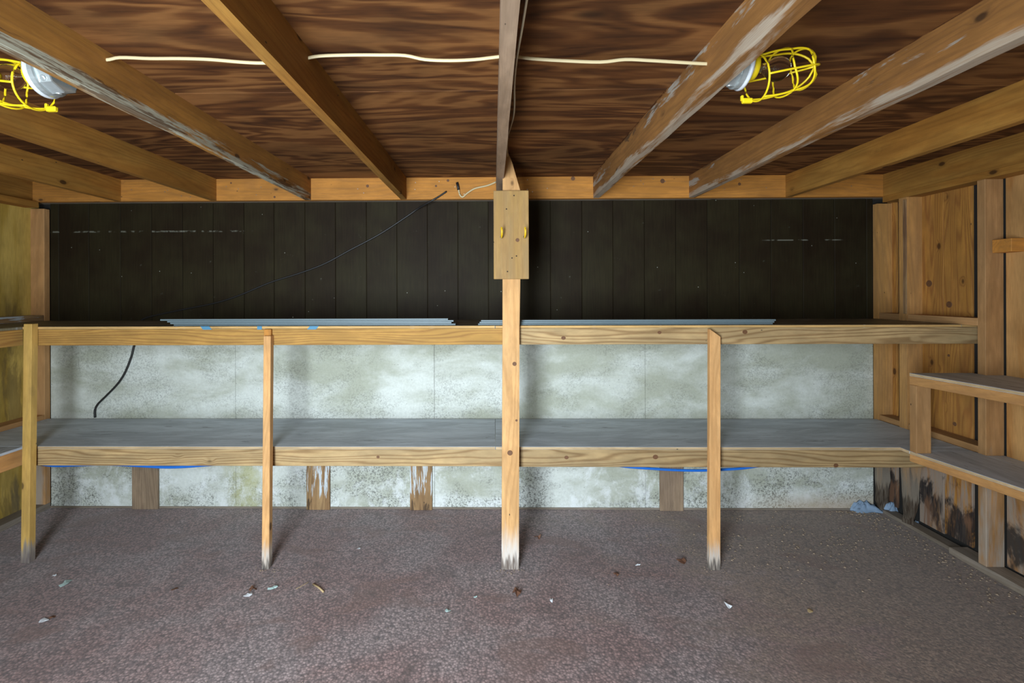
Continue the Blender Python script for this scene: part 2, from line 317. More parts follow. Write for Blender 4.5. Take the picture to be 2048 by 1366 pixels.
sm = n.noise(n.scale(P, (0.10, 0.14, 1)), 1.0, 4.0, 0.6, 1.0)
c = n.mix(n.math('MULTIPLY', n.step(sm, 0.58, 0.72), 0.55), c, (0.085, 0.055, 0.045))
nt.links.new(c, b.inputs['Base Color']); b.inputs['Roughness'].default_value = 0.9; b.inputs['Specular IOR Level'].default_value = 0.35
b.inputs['Sheen Weight'].default_value = 0.25
n.bump(b, n.math('ADD', n.math('MULTIPLY', vd, -1.0), ln), 0.6, 0.10); M['floor'] = m

M['galv'] = plain('galvanised_steel', (0.50, 0.54, 0.54), 0.38, 0.65, 0.3, 0.8)
M['porcelain'] = plain('pale_porcelain', (0.55, 0.57, 0.60), 0.35, 0, 0.05)
M['yellow'] = plain('yellow_plastic', (0.80, 0.58, 0.01), 0.42, 0, 0.08)
M['yellowhook'] = plain('yellow_vinyl', (0.70, 0.43, 0.01), 0.4)
M['cable'] = plain('cream_cable', (0.52, 0.42, 0.24), 0.5, 0, 0.06)
M['cable_grey'] = plain('aged_cable', (0.42, 0.34, 0.22), 0.6, 0, 0.08)
M['black'] = plain('black_rubber', (0.012, 0.011, 0.011), 0.5)
M['blue'] = plain('blue_hose', (0.015, 0.13, 0.50), 0.4)
M['tape'] = plain('blue_tape', (0.06, 0.20, 0.32), 0.6)
M['rag'] = plain('faded_blue_rag', (0.24, 0.33, 0.45), 0.85, 0, 0.4, 0.6)
M['strip'] = plain('grey_painted_strip', (0.15, 0.20, 0.22), 0.5, 0.0, 0.08, 0.3)
M['strip_light'] = plain('pale_strip_face', (0.26, 0.32, 0.33), 0.5, 0.0, 0.08, 0.3)
M['chip'] = plain('paint_chip', (0.42, 0.55, 0.52), 0.7)
M['chipw'] = plain('white_chip', (0.66, 0.68, 0.70), 0.7)
M['leaf'] = plain('dry_leaf', (0.13, 0.055, 0.028), 0.8, 0, 0.4, 2.0)
M['twig'] = plain('dry_twig', (0.42, 0.30, 0.15), 0.8)
M['crumb'] = plain('crumb', (0.34, 0.25, 0.17), 0.9, 0, 0.6, 0.25)
M['nail'] = plain('nail_steel', (0.5, 0.5, 0.5), 0.35, 0.8)
m, nt, b = newmat('clear_glass'); b.inputs['Base Color'].default_value = (0.93, 0.95, 0.95, 1); b.inputs['Roughness'].default_value = 0.02
b.inputs['Transmission Weight'].default_value = 1.0; b.inputs['IOR'].default_value = 1.12; M['glass'] = m
M['brass'] = plain('lamp_thread', (0.5, 0.45, 0.35), 0.3, 1.0)

# ------------------------------------------------------------------ mesh helpers
AX = {'x': Matrix.Identity(3), 'y': Matrix.Rotation(math.radians(90), 3, 'Z'), 'z': Matrix.Rotation(math.radians(-90), 3, 'Y')}
def put(o, center, parent, axis='x'):
    """center in inches (world)"""
    o.rotation_euler = AX[axis].to_euler()
    o.location = Vector(center) * IN
    if parent is not None:
        o.parent = parent
        o.location = Vector(center) * IN - WL[parent.name]
WL = {}
def link(o, center, parent, axis='x'):
    C.objects.link(o); put(o, center, parent, axis)
    WL[o.name] = Vector(center) * IN
    return o
def hexa(name, v8, mat, parent=None, axis='x', bevel=0.06, mats=None, facemat=None):
    """box from 8 world corners (x0y0z0,x1y0z0,x1y1z0,x0y1z0, then the same on top)"""
    c = sum((Vector(v) for v in v8), Vector()) / 8
    Ri = AX[axis].transposed()
    bm = bmesh.new(); vs = [bm.verts.new((Ri @ (Vector(v) - c)) * IN) for v in v8]
    fs = [(0, 3, 2, 1), (4, 5, 6, 7), (0, 1, 5, 4), (1, 2, 6, 5), (2, 3, 7, 6), (3, 0, 4, 7)]
    for i, f in enumerate(fs):
        fc = bm.faces.new([vs[k] for k in f])
        if facemat: fc.material_index = facemat.get(i, 0)
    if bevel: bmesh.ops.bevel(bm, geom=bm.edges[:], offset=bevel * IN, segments=1, affect='EDGES', profile=0.5)
    me = bpy.data.meshes.new(name); bm.to_mesh(me); bm.free()
    me.materials.append(M[mat] if isinstance(mat, str) else mat)
    for x in (mats or []): me.materials.append(M[x])
    return link(bpy.data.objects.new(name, me), c, parent, axis)
def box(name, x0, x1, y0, y1, z0, z1, mat, parent=None, axis='x', bevel=0.06, **k):
    return hexa(name, [(x0, y0, z0), (x1, y0, z0), (x1, y1, z0), (x0, y1, z0), (x0, y0, z1), (x1, y0, z1), (x1, y1, z1), (x0, y1, z1)], mat, parent, axis, bevel, **k)
def meshobj(name, verts, faces, mat, parent=None, center=None, smooth=False, mats=None):
    vs = [Vector(v) for v in verts]
    c = Vector(center) if center is not None else sum(vs, Vector()) / len(vs)
    me = bpy.data.meshes.new(name); me.from_pydata([tuple((v - c) * IN) for v in vs], [], faces)
    me.materials.append(M[mat])
    if smooth:
        for f in me.polygons: f.use_smooth = True
    me.validate(); me.update()
    return link(bpy.data.objects.new(name, me), c, parent)
def spline(pts, n=8):
    P = [Vector(p) for p in pts]; out = []
    P = [P[0] * 2 - P[1]] + P + [P[-1] * 2 - P[-2]]
    for i in range(1, len(P) - 2):
        a, b_, c, d = P[i - 1:i + 3]
        for k in range(n):
            t = k / n
            out.append(0.5 * ((2 * b_) + (c - a) * t + (2 * a - 5 * b_ + 4 * c - d) * t * t + (3 * b_ - a - 3 * c + d) * t ** 3))
    out.append(P[-2]); return out
def tube_geo(pts, r, sides=8, flat=1.0, closed=False, up=Vector((0, 0, 1))):
    vs, fs = [], []; n = len(pts)
    for i, p in enumerate(pts):
        if closed: t = pts[(i + 1) % n] - pts[i - 1]
        else: t = pts[min(i + 1, n - 1)] - pts[max(i - 1, 0)]
        t = t.normalized() if t.length > 1e-6 else Vector((1, 0, 0))
        u = up if abs(t.dot(up)) < 0.95 else Vector((0, 1, 0))
        a = t.cross(u).normalized(); b_ = a.cross(t)
        for k in range(sides):
            an = 2 * math.pi * k / sides
            vs.append(p + a * math.cos(an) * r * flat + b_ * math.sin(an) * r)
    m_ = n if closed else n - 1
    for i in range(m_):
        for k in range(sides):
            j = (i + 1) % n
            fs.append((i * sides + k, i * sides + (k + 1) % sides, j * sides + (k + 1) % sides, j * sides + k))
    if not closed:
        fs.append(tuple(range(sides - 1, -1, -1))); fs.append(tuple((n - 1) * sides + k for k in range(sides)))
    return vs, fs
def tube(name, pts, r, mat, parent=None, center=None, **k):
    v, f = tube_geo([Vector(p) for p in pts], r, **k)
    return meshobj(name, v, f, mat, parent, center, smooth=True)
def merge(geos):
    V, Fc = [], []
    for v, f in geos:
        o = len(V); V += list(v); Fc += [tuple(i + o for i in q) for q in f]
    return V, Fc
def lathe_geo(prof, o, axis, seg=24):
    """prof: list (t along axis, radius)"""
    axis = Vector(axis).normalized(); a = axis.orthogonal().normalized(); b_ = axis.cross(a)
    vs, fs = [], []
    for (t, r) in prof:
        for k in range(seg):
            an = 2 * math.pi * k / seg
            vs.append(Vector(o) + axis * t + (a * math.cos(an) + b_ * math.sin(an)) * r)
    for i in range(len(prof) - 1):
        for k in range(seg):
            fs.append((i * seg + k, i * seg + (k + 1) % seg, (i + 1) * seg + (k + 1) % seg, (i + 1) * seg + k))
    fs.append(tuple(range(seg - 1, -1, -1))); fs.append(tuple((len(prof) - 1) * seg + k for k in range(seg)))
    return vs, fs
def empty(name, loc):
    o = bpy.data.objects.new(name, None); C.objects.link(o); o.location = Vector(loc) * IN; o.empty_display_size = 0.05
    WL[o.name] = Vector(loc) * IN; return o
def tag(o, label, cat, group=None, kind=None):
    o['label'] = label; o['category'] = cat
    if group: o['group'] = group
    if kind: o['kind'] = kind
    return o
def struct(o): o['kind'] = 'structure'; return o

# ------------------------------------------------------------------ key planes (inches)
YB = 122.5                      # face of the dark siding
YL = 119.5                      # face of the ledger
ZC = Zp(354, YL, 1000)          # underside of ceiling plywood
ZJ = ZC - 5.5                   # underside of joists
XL = Xp(100, YB, 520); XR = Xp(1746, YB, 520)
YBM = 99.8                      # face of the shelf beams
YF = -34.0
ZLO = Zp(836, YB, 900)          # lower shelf top
ZUP = Zp(639, YB, 900)          # upper shelf top
# ------------------------------------------------------------------ the setting
floor = struct(box('floor', XL - 6, XR + 6, YF, YB + 3, -2, 0, 'floor', bevel=0))
ceil = struct(box('ceiling', XL - 6, XR + 6, YF, YB + 3, ZC + 0.6, ZC + 1.6, 'ceil', bevel=0))
jx_r = [-22.5 - 24 * k for k in range(5)]
xs = [XL - 5, -71.2, 24.9 - 0.0, XR + 5]
for r_, (ya, yb) in enumerate([(68.2, YB + 1), (20.2, 68.05), (YF, 20.05)]):
    ed = [XL - 5, -47.2 if r_ % 2 else -71.2, 48.9 if r_ % 2 else 24.9, XR + 5]
    for k in range(3):
        box('plywood_sheet', ed[k] + 0.05, ed[k + 1] - 0.05, ya, yb, ZC, ZC + 0.58, 'ceil', ceil, 'x', 0.04)

def joist(x0, mat, y1=YL, zb=ZJ, w=1.5, name='joist', rough=0.0):
    # long board along Y, a little wavy on its lower arris
    n = 26; vs = []; fs = []
    c = Vector((x0 + w / 2, (YF + y1) / 2, (zb + ZC) / 2))
    Ri = AX['y'].transposed()
    for i in range(n + 1):
        y = YF + (y1 - YF) * i / n
        wv = rough * (mnoise.noise(Vector((x0, y * 0.09, 1.0)))); w2 = rough * 0.6 * mnoise.noise(Vector((x0 + 9, y * 0.13, 4.0)))
        for (x, z) in ((x0 + w2, zb + abs(wv)), (x0 + w + wv * 0.4, zb + abs(w2)), (x0 + w, ZC), (x0, ZC)):
            vs.append(Ri @ (Vector((x, y, z)) - c) * IN)
    for i in range(n):
        for k in range(4):
            fs.append((i * 4 + k, i * 4 + (k + 1) % 4, (i + 1) * 4 + (k + 1) % 4, (i + 1) * 4 + k))
    fs.append((3, 2, 1, 0)); fs.append(tuple(n * 4 + k for k in range(4)))
    me = bpy.data.meshes.new(name); me.from_pydata([tuple(v) for v in vs], [], fs); me.materials.append(M[mat]); me.update()
    return link(bpy.data.objects.new(name, me), c, ceil, 'y')
xj = {}
for key, px, side in (('l4', 242, 1), ('l3', 433, 1), ('l2', 622, 1), ('l1', 813, 1), ('r1', 1186, 0), ('r2', 1378, 0), ('r3', 1571, 0)):
    X = Xp(px, YL, 380); xj[key] = X - 1.5 if side else X
xj['c'] = Xp(998, YL, 370) - 0.75
for key, mt, rg in (('l4', 'joist', 0), ('l3', 'joist', 0.0), ('l2', 'joist_mold', 0.25), ('l1', 'joist', 0.1), ('c', 'joist_dusty', 0.2), ('r1', 'joist_grey', 0.5), ('r2', 'joist_grey', 0.3), ('r3', 'joist', 0)):
    j = joist(xj[key], mt, rough=rg)
    if key == 'l2': j['label'] = 'joist streaked white and dark along its lower edge'
    if key == 'c': j['label'] = 'dusty grey-brown middle joist'
    if key == 'r1': j['label'] = 'greyed joist with a rough wavy lower edge'
    if key == 'r2': j['label'] = 'joist with grey weathered patches'
joist(Xp(1766, YL, 380), 'joist', name='rim_joist')
joist(XL - 1.6 - 1.5, 'joist', name='rim_joist')

# back wall
wb_ = struct(box('wall_back', XL - 6, XR + 6, YB + 0.9, YB + 2.5, 0, ZC, 'dark', bevel=0))
gx = [100, 118, 178, 241, 303, 365, 426, 488, 548, 610, 671, 733, 794, 855, 916, 977, 1039, 1101, 1164, 1226, 1289, 1352, 1415, 1479, 1542, 1606, 1669, 1733, 1746]
for a, b_ in zip(gx[:-1], gx[1:]):
    xa, xb = Xp(a, YB, 520), Xp(b_, YB, 520)
    box('siding_board', xa + 0.05, xb - 0.05, YB, YB + 0.6, ZUP - 1.5, ZJ + 1.0, 'siding', wb_, 'x', 0.09)
box('siding_rail', XL, XR, YB + 0.28, YB + 0.85, ZUP - 1.5, ZJ + 1.0, 'siding', wb_, 'x', 0)
pe = [XL, Xp(470, YB), Xp(868, YB), Xp(1290, YB), XR]
for k in range(4):
    box('wall_panel', pe[k] + 0.03, pe[k + 1] - 0.03, YB + 0.05, YB + 0.8, 0.35, ZUP - 1.5, 'pale', wb_, 'x', 0.04)
box('base_strip', XL, XR, YB - 0.15, YB + 0.8, 0, 0.5, 'plate', wb_, 'x', 0.04)
# rear ledger and the plate behind it
box('ledger', XL - 3.4, XR + 3.4, YL, YL + 1.5, ZJ, ZC, 'ledger', wb_, 'x', 0.04)
box('top_plate', XL - 3.4, XR + 3.4, YL + 1.5, YB + 0.8, ZJ, ZJ + 1.5, 'plate', wb_, 'x', 0.04)
for i in range(34):                     # nails in the ledger, beside the joists
    xx = random.choice(list(xj.values())) + random.uniform(3, 20); zz_ = random.uniform(ZJ + .7, ZC - .7)
    if xx > XR: continue
    v, f = lathe_geo([(0, 0.10), (0.12, 0.09)], (xx, YL - 0.10, zz_), (0, 1, 0), 8)
    meshobj('nail', v, f, 'nail', wb_)

# side walls
DW = 3.6
wl_ = struct(box('wall_left', XL - DW - 1.6, XL - DW - 0.55, YF, YB + 2.4, 0, ZC, 'dark', bevel=0))
wr_ = struct(box('wall_right', XR + DW + 0.6, XR + DW + 1.6, YF, YB + 2.4, 0, ZC, 'dark', bevel=0))
box('wall_sheet', XL - DW - 0.5, XL - DW, 75, YB + 0.8, 1.2, ZC, 'sheath_l', wl_, 'z', 0.03)
box('wall_sheet', XL - DW - 0.5, XL - DW, 27, 74.9, 1.2, ZC, 'sheath_l', wl_, 'z', 0.03)
box('top_plate', XL - DW, XL, YF, YL, ZJ - 1.5, ZJ - 0.02, 'joist', wl_, 'y', 0.05)
box('bottom_plate', XL - DW, XL, YF, YB, 0, 1.5, 'plate', wl_, 'y', 0.08)
box('stud', XL - DW, XL, YB - 1.6, YB - 0.05, 1.5, ZJ - 1.5, 'stud', wl_, 'z', 0.06)
box('stud', XL - DW, XL, 82.0, 83.5, 1.5, ZJ - 1.5, 'stud', wl_, 'z', 0.06)
box('blocking', XL - DW, XL, 84.0, YB - 1.7, ZUP, ZUP + 1.5, 'block', wl_, 'y', 0.05)
box('blocking', XL - DW, XL, 84.0, YB - 1.7, ZLO, ZLO + 1.2, 'stud', wl_, 'y', 0.05)

Y2 = Yp(1798, XR, 520); Y3 = Yp(1954, XR, 520)
box('top_plate', XR, XR + DW, YF, YL, ZJ - 1.5, ZJ - 0.02, 'joist', wr_, 'y', 0.05)
def ragged(name, x0, x1, y0, y1, z0, z1, mat, parent, taper, seed):
    n = 22; c = Vector(((x0 + x1) / 2, (y0 + y1) / 2, (z0 + z1) / 2)); Ri = AX['z'].transposed(); vs = []; fs = []
    for i in range(n + 1):
        t = i / n; z = z0 + (z1 - z0) * (t ** 1.6)
        k = max(0.0, 1 - (z - z0) / 16.0)
        def j(q): return mnoise.noise(Vector((seed + q, z * 0.35, q * 3.1))) * 1.1 * k
        for q, (x, y) in enumerate(((x0 + k * taper * .35 + j(1), y0 + j(2) * .5 + k * .3), (x1 - k * taper + j(3), y0 + j(4) * .5 + k * .3), (x1 - k * taper + j(5), y1 + j(6) * .2), (x0 + k * taper * .35 + j(7), y1))):
            vs.append(Ri @ (Vector((x, y, z + (j(q + 11) * 1.5 if i == 0 else 0))) - c) * IN)
    for i in range(n):
        for k in range(4):
            fs.append((i * 4 + k, i * 4 + (k + 1) % 4, (i + 1) * 4 + (k + 1) % 4, (i + 1) * 4 + k))
    fs.append((3, 2, 1, 0)); fs.append(tuple(n * 4 + k for k in range(4)))
    me = bpy.data.meshes.new(name); me.from_pydata([tuple(v) for v in vs], [], fs); me.materials.append(M[mat]); me.update()
    return link(bpy.data.objects.new(name, me), c, parent, 'z')
s_ = ragged('stud', XR, XR + DW, YB - 1.5, YB - 0.02, 1.0, ZJ - 1.5, 'stud_rot', wr_, 1.2, 3); s_['label'] = 'corner stud rotted black at its foot'
s_ = ragged('stud', XR, XR + DW, Y2 - 2.1, Y2, 1.2, ZJ - 1.5, 'stud_rot', wr_, 1.7, 8); s_['label'] = 'stud with a torn rotted foot'
box('stud', XR, XR + DW, Y3 - 1.6, Y3, 1.5, ZJ - 1.5, 'stud', wr_, 'z', 0.08)
box('stud', XR, XR + DW, Y3 - 25.6, Y3 - 24, 1.5, ZJ - 1.5, 'stud', wr_, 'z', 0.08)
# boards between the studs, slightly proud of each other
yy = [Yp(1791, XR + DW) , Y2 - 1.0, (Y2 + Y3) / 2 + 1.8, Yp(1944, XR + DW)]
yy[0] = YB if yy[0] > YB else yy[0]
box('wall_board', XR + DW, XR + DW + 0.55, Yp(1793, XR + DW), YB, 1.8, ZC, 'board_r', wr_, 'z', 0.05)
box('wall_board', XR + DW, XR + DW + 0.55, yy[2] + .05, Y2 - 1.2, 1.6, ZC, 'board_r', wr_, 'z', 0.05)
box('wall_board', XR + DW + 0.05, XR + DW + 0.55, yy[3] + .05, yy[2] - .05, 1.9, ZC, 'board_r', wr_, 'z', 0.05)
box('wall_sheet', XR + DW, XR + DW + 0.5, 46, Y3 - 1.95, 1.9, ZC, 'sheath_r', wr_, 'z', 0.05)
box('wall_sheet', XR + DW, XR + DW + 0.5, -2, 45.9, 2.6, ZC, 'sheath_r', wr_, 'z', 0.05)
bk = box('bark_edge', XR - 0.12, XR + 0.1, Y2 - 2.15, Y2 - 1.15, ZUP + 1.6, ZJ - 2.0, 'bark', wr_, 'z', 0.08); bk['label'] = 'dark flaky bark left on the stud edge'
box('bottom_plate', XR - 0.2, XR + DW + 0.2, YF, Y3 + 6, 0, 1.5, 'plate', wr_, 'y', 0.15)
box('bottom_plate', XR + 0.8, XR + DW + 0.2, Y3 + 6.3, YB - 1.6, 0, 0.9, 'plate', wr_, 'y', 0.2)
for (za, zt) in ((ZUP, 1.5), (ZLO, 1.3)):
    box('blocking', XR + 0.2, XR + DW, Y2 + 0.05, YB - 1.6, za, za + zt, 'stud', wr_, 'y', 0.07)
    box('blocking', XR + 0.1, XR + DW, Y3 + 0.05, Y2 - 2.2, za, za + zt, 'stud', wr_, 'y', 0.07)
p = at(1985, 480, Y=Y3 - 2); q = at(1985, 506, Y=Y3 - 2)
bl = box('cleat', p.x, XR + DW, Y3 - 5.4, Y3 - 1.9, q.z, p.z, 'ledger', wr_, 'x', 0.08)

# unseen front wall added behind the camera; its wide doorway confines the sky light
wf_ = struct(box('wall_front', XL - 6, -78, YF - 1.5, YF, 0, ZC, 'board_f', None, 'x', 0))
box('wall_board', 34, XR + 6, YF - 1.5, YF, 0, ZC, 'board_f', wf_, 'x', 0)
box('door_header', -78, 34, YF - 1.5, YF, 78, ZC, 'board_f', wf_, 'x', 0)

# ------------------------------------------------------------------ back shelving
sh = tag(empty('built_in_shelving', (0, YBM, 0)), 'two-tier wooden shelving along the whole back wall, on five thin front posts', 'shelving')
PT = 0.55
XSL = Xp(45, YBM, 890)                    # where the left side shelf meets
seam = Xp(991, YBM, 892)
for (xa, xb) in ((XL - DW + .1, seam - .04), (seam + .04, XR + DW - .1)):
    box('shelf_panel', max(xa, XL + .0), min(xb, XR - .0), YBM - 0.1, YB - 0.8, ZLO - PT, ZLO, 'shelftop', sh, 'x', 0.04, mats=['edge'], facemat={2: 1})
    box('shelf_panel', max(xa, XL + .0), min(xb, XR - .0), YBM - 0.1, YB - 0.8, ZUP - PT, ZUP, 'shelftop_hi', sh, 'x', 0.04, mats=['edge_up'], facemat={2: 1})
bl_ = Xp(1022, YBM)
xe_lo = Xp(1852, YBM, 915)
box('front_beam', Xp(62, YBM, 915), bl_ - .03, YBM, YBM + 1.5, ZLO - PT - 3.6, ZLO - PT, 'beam', sh, 'x', 0.08)
box('front_beam', bl_ + .03, xe_lo, YBM, YBM + 1.5, ZLO - PT - 3.7, ZLO - PT, 'beam', sh, 'x', 0.08)
box('front_beam', Xp(62, YBM, 665), bl_ - .03, YBM, YBM + 1.5, ZUP - PT - 3.45, ZUP - PT, 'beam_yellow', sh, 'x', 0.08)
box('front_beam', bl_ + .03, XR + DW - .1, YBM, YBM + 1.5, ZUP - PT - 3.45, ZUP - PT, 'beam', sh, 'x', 0.08)
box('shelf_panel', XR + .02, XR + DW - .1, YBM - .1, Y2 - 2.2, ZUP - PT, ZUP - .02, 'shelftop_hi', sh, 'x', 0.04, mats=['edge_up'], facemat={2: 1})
for (za, xs_) in ((ZLO - PT, 2), (ZUP - PT, 2)):      # cross bearers under the panels
    for k in range(5):
        xx = XL + 22 + k * 42
        box('bearer', xx, xx + 1.5, YBM + 1.5, YB - 1.0, za - 3.4, za, 'beam', sh, 'y', 0.05)
YPT, YPB = YBM - 1.5, YBM - 3.6             # the posts lean: the foot stands further out
def leg(pt, pb, ytop, ybot, w, d, mat, name='post', cut=0, ztop=None):
    xt = Xp(pt, YPT, ytop); zt = ztop if ztop else Zp(ytop, YPT, pt)
    pbw = at(pb, ybot, Z=0); xb = pbw.x; yb_ = pbw.y
    v = [(xb, yb_, 0), (xb + w, yb_, 0), (xb + w, yb_ + d, 0), (xb, yb_ + d, 0),
         (xt, YPT, zt), (xt + w, YPT, zt - cut), (xt + w, YPT + d, zt - cut), (xt, YPT + d, zt)]
    return hexa(name, v, mat, sh, 'z', 0.07)
leg(47, 41, 648, 1127, 1.75, 1.45, 'post_left')['label'] = 'yellowish corner post, left end'
leg(527, 523, 672, 1139, 1.5, 1.45, 'post')
box('post_block', Xp(531, YBM, 665), Xp(531, YBM, 665) + 1.5, YBM - 0.75, YBM - .02, Zp(690, YBM, 540), Zp(658, YBM, 540), 'ledger', sh, 'z', 0.1)
leg(1420, 1419, 658, 1141, 2.2, 1.2, 'post', cut=1.6)
# middle post runs up past the joist to the ceiling and is cut to a slant at the top
w = 3.5; xt = Xp(1005, YPT, 600); pb = at(1003, 1139, Z=0)
zt = ZC - 0.15; zc = Zp(392, YPT, 1030)
lean = lambda z: (pb.x + (xt - pb.x) * min(z / 49, 1.0), pb.y + (YPT - pb.y) * min(z / 49, 1.0))
prof = [(0, 0, w), (49, 0, w), (zc, 0.1, w + 0.55), (zt - 2.0, 0.15, 2.1), (zt, 0.2, 1.3)]
vs = []; fs = []; cc = Vector((xt + 1.7, YPT, zt / 2)); Ri = AX['z'].transposed()
for (z, a, b_) in prof:
    lx, ly = lean(z)
    for (x, y) in ((lx + a, ly), (lx + b_, ly), (lx + b_, ly + 1.45), (lx + a, ly + 1.45)): vs.append(tuple(Ri @ (Vector((x, y, z)) - cc) * IN))
for i in range(len(prof) - 1):
    for k in range(4): fs.append((i * 4 + k, i * 4 + (k + 1) % 4, (i + 1) * 4 + (k + 1) % 4, (i + 1) * 4 + k))
fs.append((3, 2, 1, 0)); fs.append(tuple((len(prof) - 1) * 4 + k for k in range(4)))
me = bpy.data.meshes.new('post'); me.from_pydata(vs, [], fs); me.materials.append(M['post_mid']); me.update()
mp = link(bpy.data.objects.new('post', me), cc, sh, 'z'); mp['label'] = 'wide middle post reaching the ceiling, foot bleached and frayed'

# board with two yellow hooks on the middle post
yb0 = YPT - 0.8
a = at(987, 381, Y=yb0); b_ = at(1058, 558, Y=yb0)
hb = tag(empty('hook_board', ((a.x + b_.x) / 2, yb0, b_.z)), 'short wooden board with two yellow hooks, fixed on the middle post below the ceiling', 'hook rail')
box('board', a.x, b_.x, yb0, yb0 + 0.77, b_.z, a.z, 'hookboard', hb, 'z', 0.1)
for px in (1003, 1049):
    h0 = at(px, 474, Y=yb0)
    pts = [(h0.x, yb0 + .05, h0.z), (h0.x, yb0 - 1.0, h0.z - .15), (h0.x + .05, yb0 - 1.9, h0.z + .25), (h0.x + .05, yb0 - 2.2, h0.z + 1.0), (h0.x, yb0 - 2.0, h0.z + 1.7)]
    tube('hook', spline(pts, 6), 0.20, 'yellowhook', hb)['label'] = 'yellow vinyl-coated hook'
    v, f = lathe_geo([(0, .30), (.12, .28)], (h0.x, yb0 - .12, h0.z), (0, 1, 0), 12); meshobj('hook_collar', v, f, 'black', hb)

# ------------------------------------------------------------------ side shelves
ls = tag(empty('left_side_shelf', (XL + 7, 80, 0)), 'two-tier wooden side shelf along the left wall, cut by the photo edge', 'shelving')
xf = at(45, 893, Z=ZLO).x
for z, tm, bh in ((ZLO, 'shelftop', 3.4), (ZUP, 'shelftop_hi', 3.4)):
    box('shelf_panel', XL - DW + .02, XL - .02, YBM, YB - 1.7, z - PT, z - .02, tm, ls, 'y', 0.04)
    box('shelf_panel', XL - DW + .02, xf, 46, YBM - .15, z - PT, z - .02, tm, ls, 'y', 0.04, mats=['edge'], facemat={1: 0})
    box('front_beam', xf - 1.5, xf, 46, YBM - 0.02, z - PT - bh, z - PT - .02, 'sideboard' if z == ZLO else 'beam_yellow', ls, 'y', 0.08)
box('post', xf - 1.5, xf, 44.5, 46, 0, ZUP, 'post', ls, 'z', 0.07)

rs = tag(empty('right_side_shelf', (XR - 3, 78, 0)), 'two-tier wooden side shelf on the right wall, grey-topped with orange front edges', 'shelving')
ZR = 39.9
A = at(1819, 902, Z=ZLO); B = at(2048, 978, Z=ZLO)
ZR = at(1819, 746, Y=A.y).z
dirv = (Vector((B.x - A.x, B.y - A.y))); ext = 30.0 / dirv.length
E = Vector((A.x, A.y)) + dirv * (1 + ext)
def slab(name, x0, y0, x1, y1, xw, z0, z1, mat, axis='y', **k):
    # runs from far point (x0,y0) to near point (x1,y1) with its wall side at xw
    v = [(x1, y1, z0), (xw, y1, z0), (xw, y0, z0), (x0, y0, z0), (x1, y1, z1), (xw, y1, z1), (xw, y0, z1), (x0, y0, z1)]
    return hexa(name, v, mat, rs, axis, 0.05, **k)
for z, hgt, mt in ((ZLO, 1.5, 'sideboard'), (ZR, 1.75, 'beam_yellow')):
    wallx = XR - .03
    slab('shelf_panel', A.x, A.y, E.x, E.y, wallx, z - PT, z, 'shelftop', mats=['edge'], facemat={5: 1})
    slab('shelf_panel', wallx + .02, min(A.y, Y3 - 1.7), wallx + .02, E.y, XR + DW - .02, z - PT, z - .01, 'shelftop')
    v0 = 1.5
    v = [(E.x, E.y, z - PT - hgt), (E.x + v0, E.y, z - PT - hgt), (A.x + v0, A.y, z - PT - hgt), (A.x, A.y, z - PT - hgt)]
    hexa('front_rail', v + [(a_, b2, z - PT - .01) for a_, b2, _ in v], mt if z == ZLO else 'sideboard', rs, 'y', 0.06)
box('shelf_panel', A.x + .0, XR - .03, A.y + .02, YBM - .12, ZLO - PT, ZLO, 'shelftop', rs, 'x', 0.03, mats=['edge'], facemat={5: 1})
box('post', A.x, A.x + 2.9, A.y - 1.6, A.y - .05, ZLO + .01, ZR - PT - 1.76, 'stud', rs, 'z', 0.06)
box('cross_rail', A.x + 1.5, XR - .1, A.y - 1.5, A.y - .02, ZR - PT - 1.7, ZR - PT - .02, 'stud', rs, 'x', 0.05)
box('post', E.x, E.x + 1.5, E.y, E.y + 1.5, 0, ZLO - PT - 1.55, 'post', rs, 'z', 0.06)

# ------------------------------------------------------------------ short boards standing against the pale wall
for (pa, pb_, yb_, mt, lab) in ((264, 315, 1018, 'block_gray', 'short brown board on the pale wall, leftmost, dark stained on its right side'),
                           (613, 659, 1021, 'block', 'short board streaked with white, just right of the second post'),
                           (820, 864, 1023, 'block', 'short dark-streaked board between the second post and the middle post'),
                           (1320, 1367, 1022, 'block_gray', 'short plain greyish board, just left of the right-hand post')):
    xa, xb = Xp(pa, YB - .7, 980), Xp(pb_, YB - .8, 980)
    o = box('short_board', xa, xb, YB - 0.78, YB - 0.18, 0.0, ZLO - PT - .05, mt, None, 'z', 0.06)
    tag(o, lab, 'board', 'short boards standing against the wall under the lower shelf')

# ------------------------------------------------------------------ grey strips on the upper shelf
def strips(lst, labs, grp):
    for (xa, xb, y0, z0, w, h), lab in zip(lst, labs):
        o = box('metal_strip', xa, xb, y0, y0 + w, z0, z0 + h, 'strip', None, 'x', 0.05, mats=['strip_light'], facemat={1: 1})
        tag(o, lab, 'strip', grp)
Ys = YBM + 1.2
sx_ = lambda px, Y: Xp(px, Y, 642)
def st(px0, px1, k, h=0.33):
    Y = Ys + k * 0.5
    return (sx_(px0, Y), sx_(px1, Y), Y, ZUP + 0.02 + k * (h + 0.01), 3.4 - k * .5, h)
strips([st(347, 911, 0), st(340, 903, 1), st(334, 907, 2), st(320, 896, 3)],
       ['long grey strip on the upper shelf, left stack, lowest', 'long grey strip on the upper shelf, left stack, second from the bottom',
        'long grey strip on the upper shelf, left stack, third from the bottom', 'long grey strip on the upper shelf, left stack, topmost'], 'grey strips stacked on the left of the upper shelf')
strips([st(956, 1546, 0), st(959, 1549, 1), st(962, 1552, 2)],
       ['long grey strip on the upper shelf, right stack, lowest', 'long grey strip on the upper shelf, right stack, middle', 'long grey strip on the upper shelf, right stack, topmost'],
       'grey strips stacked on the right of the upper shelf')
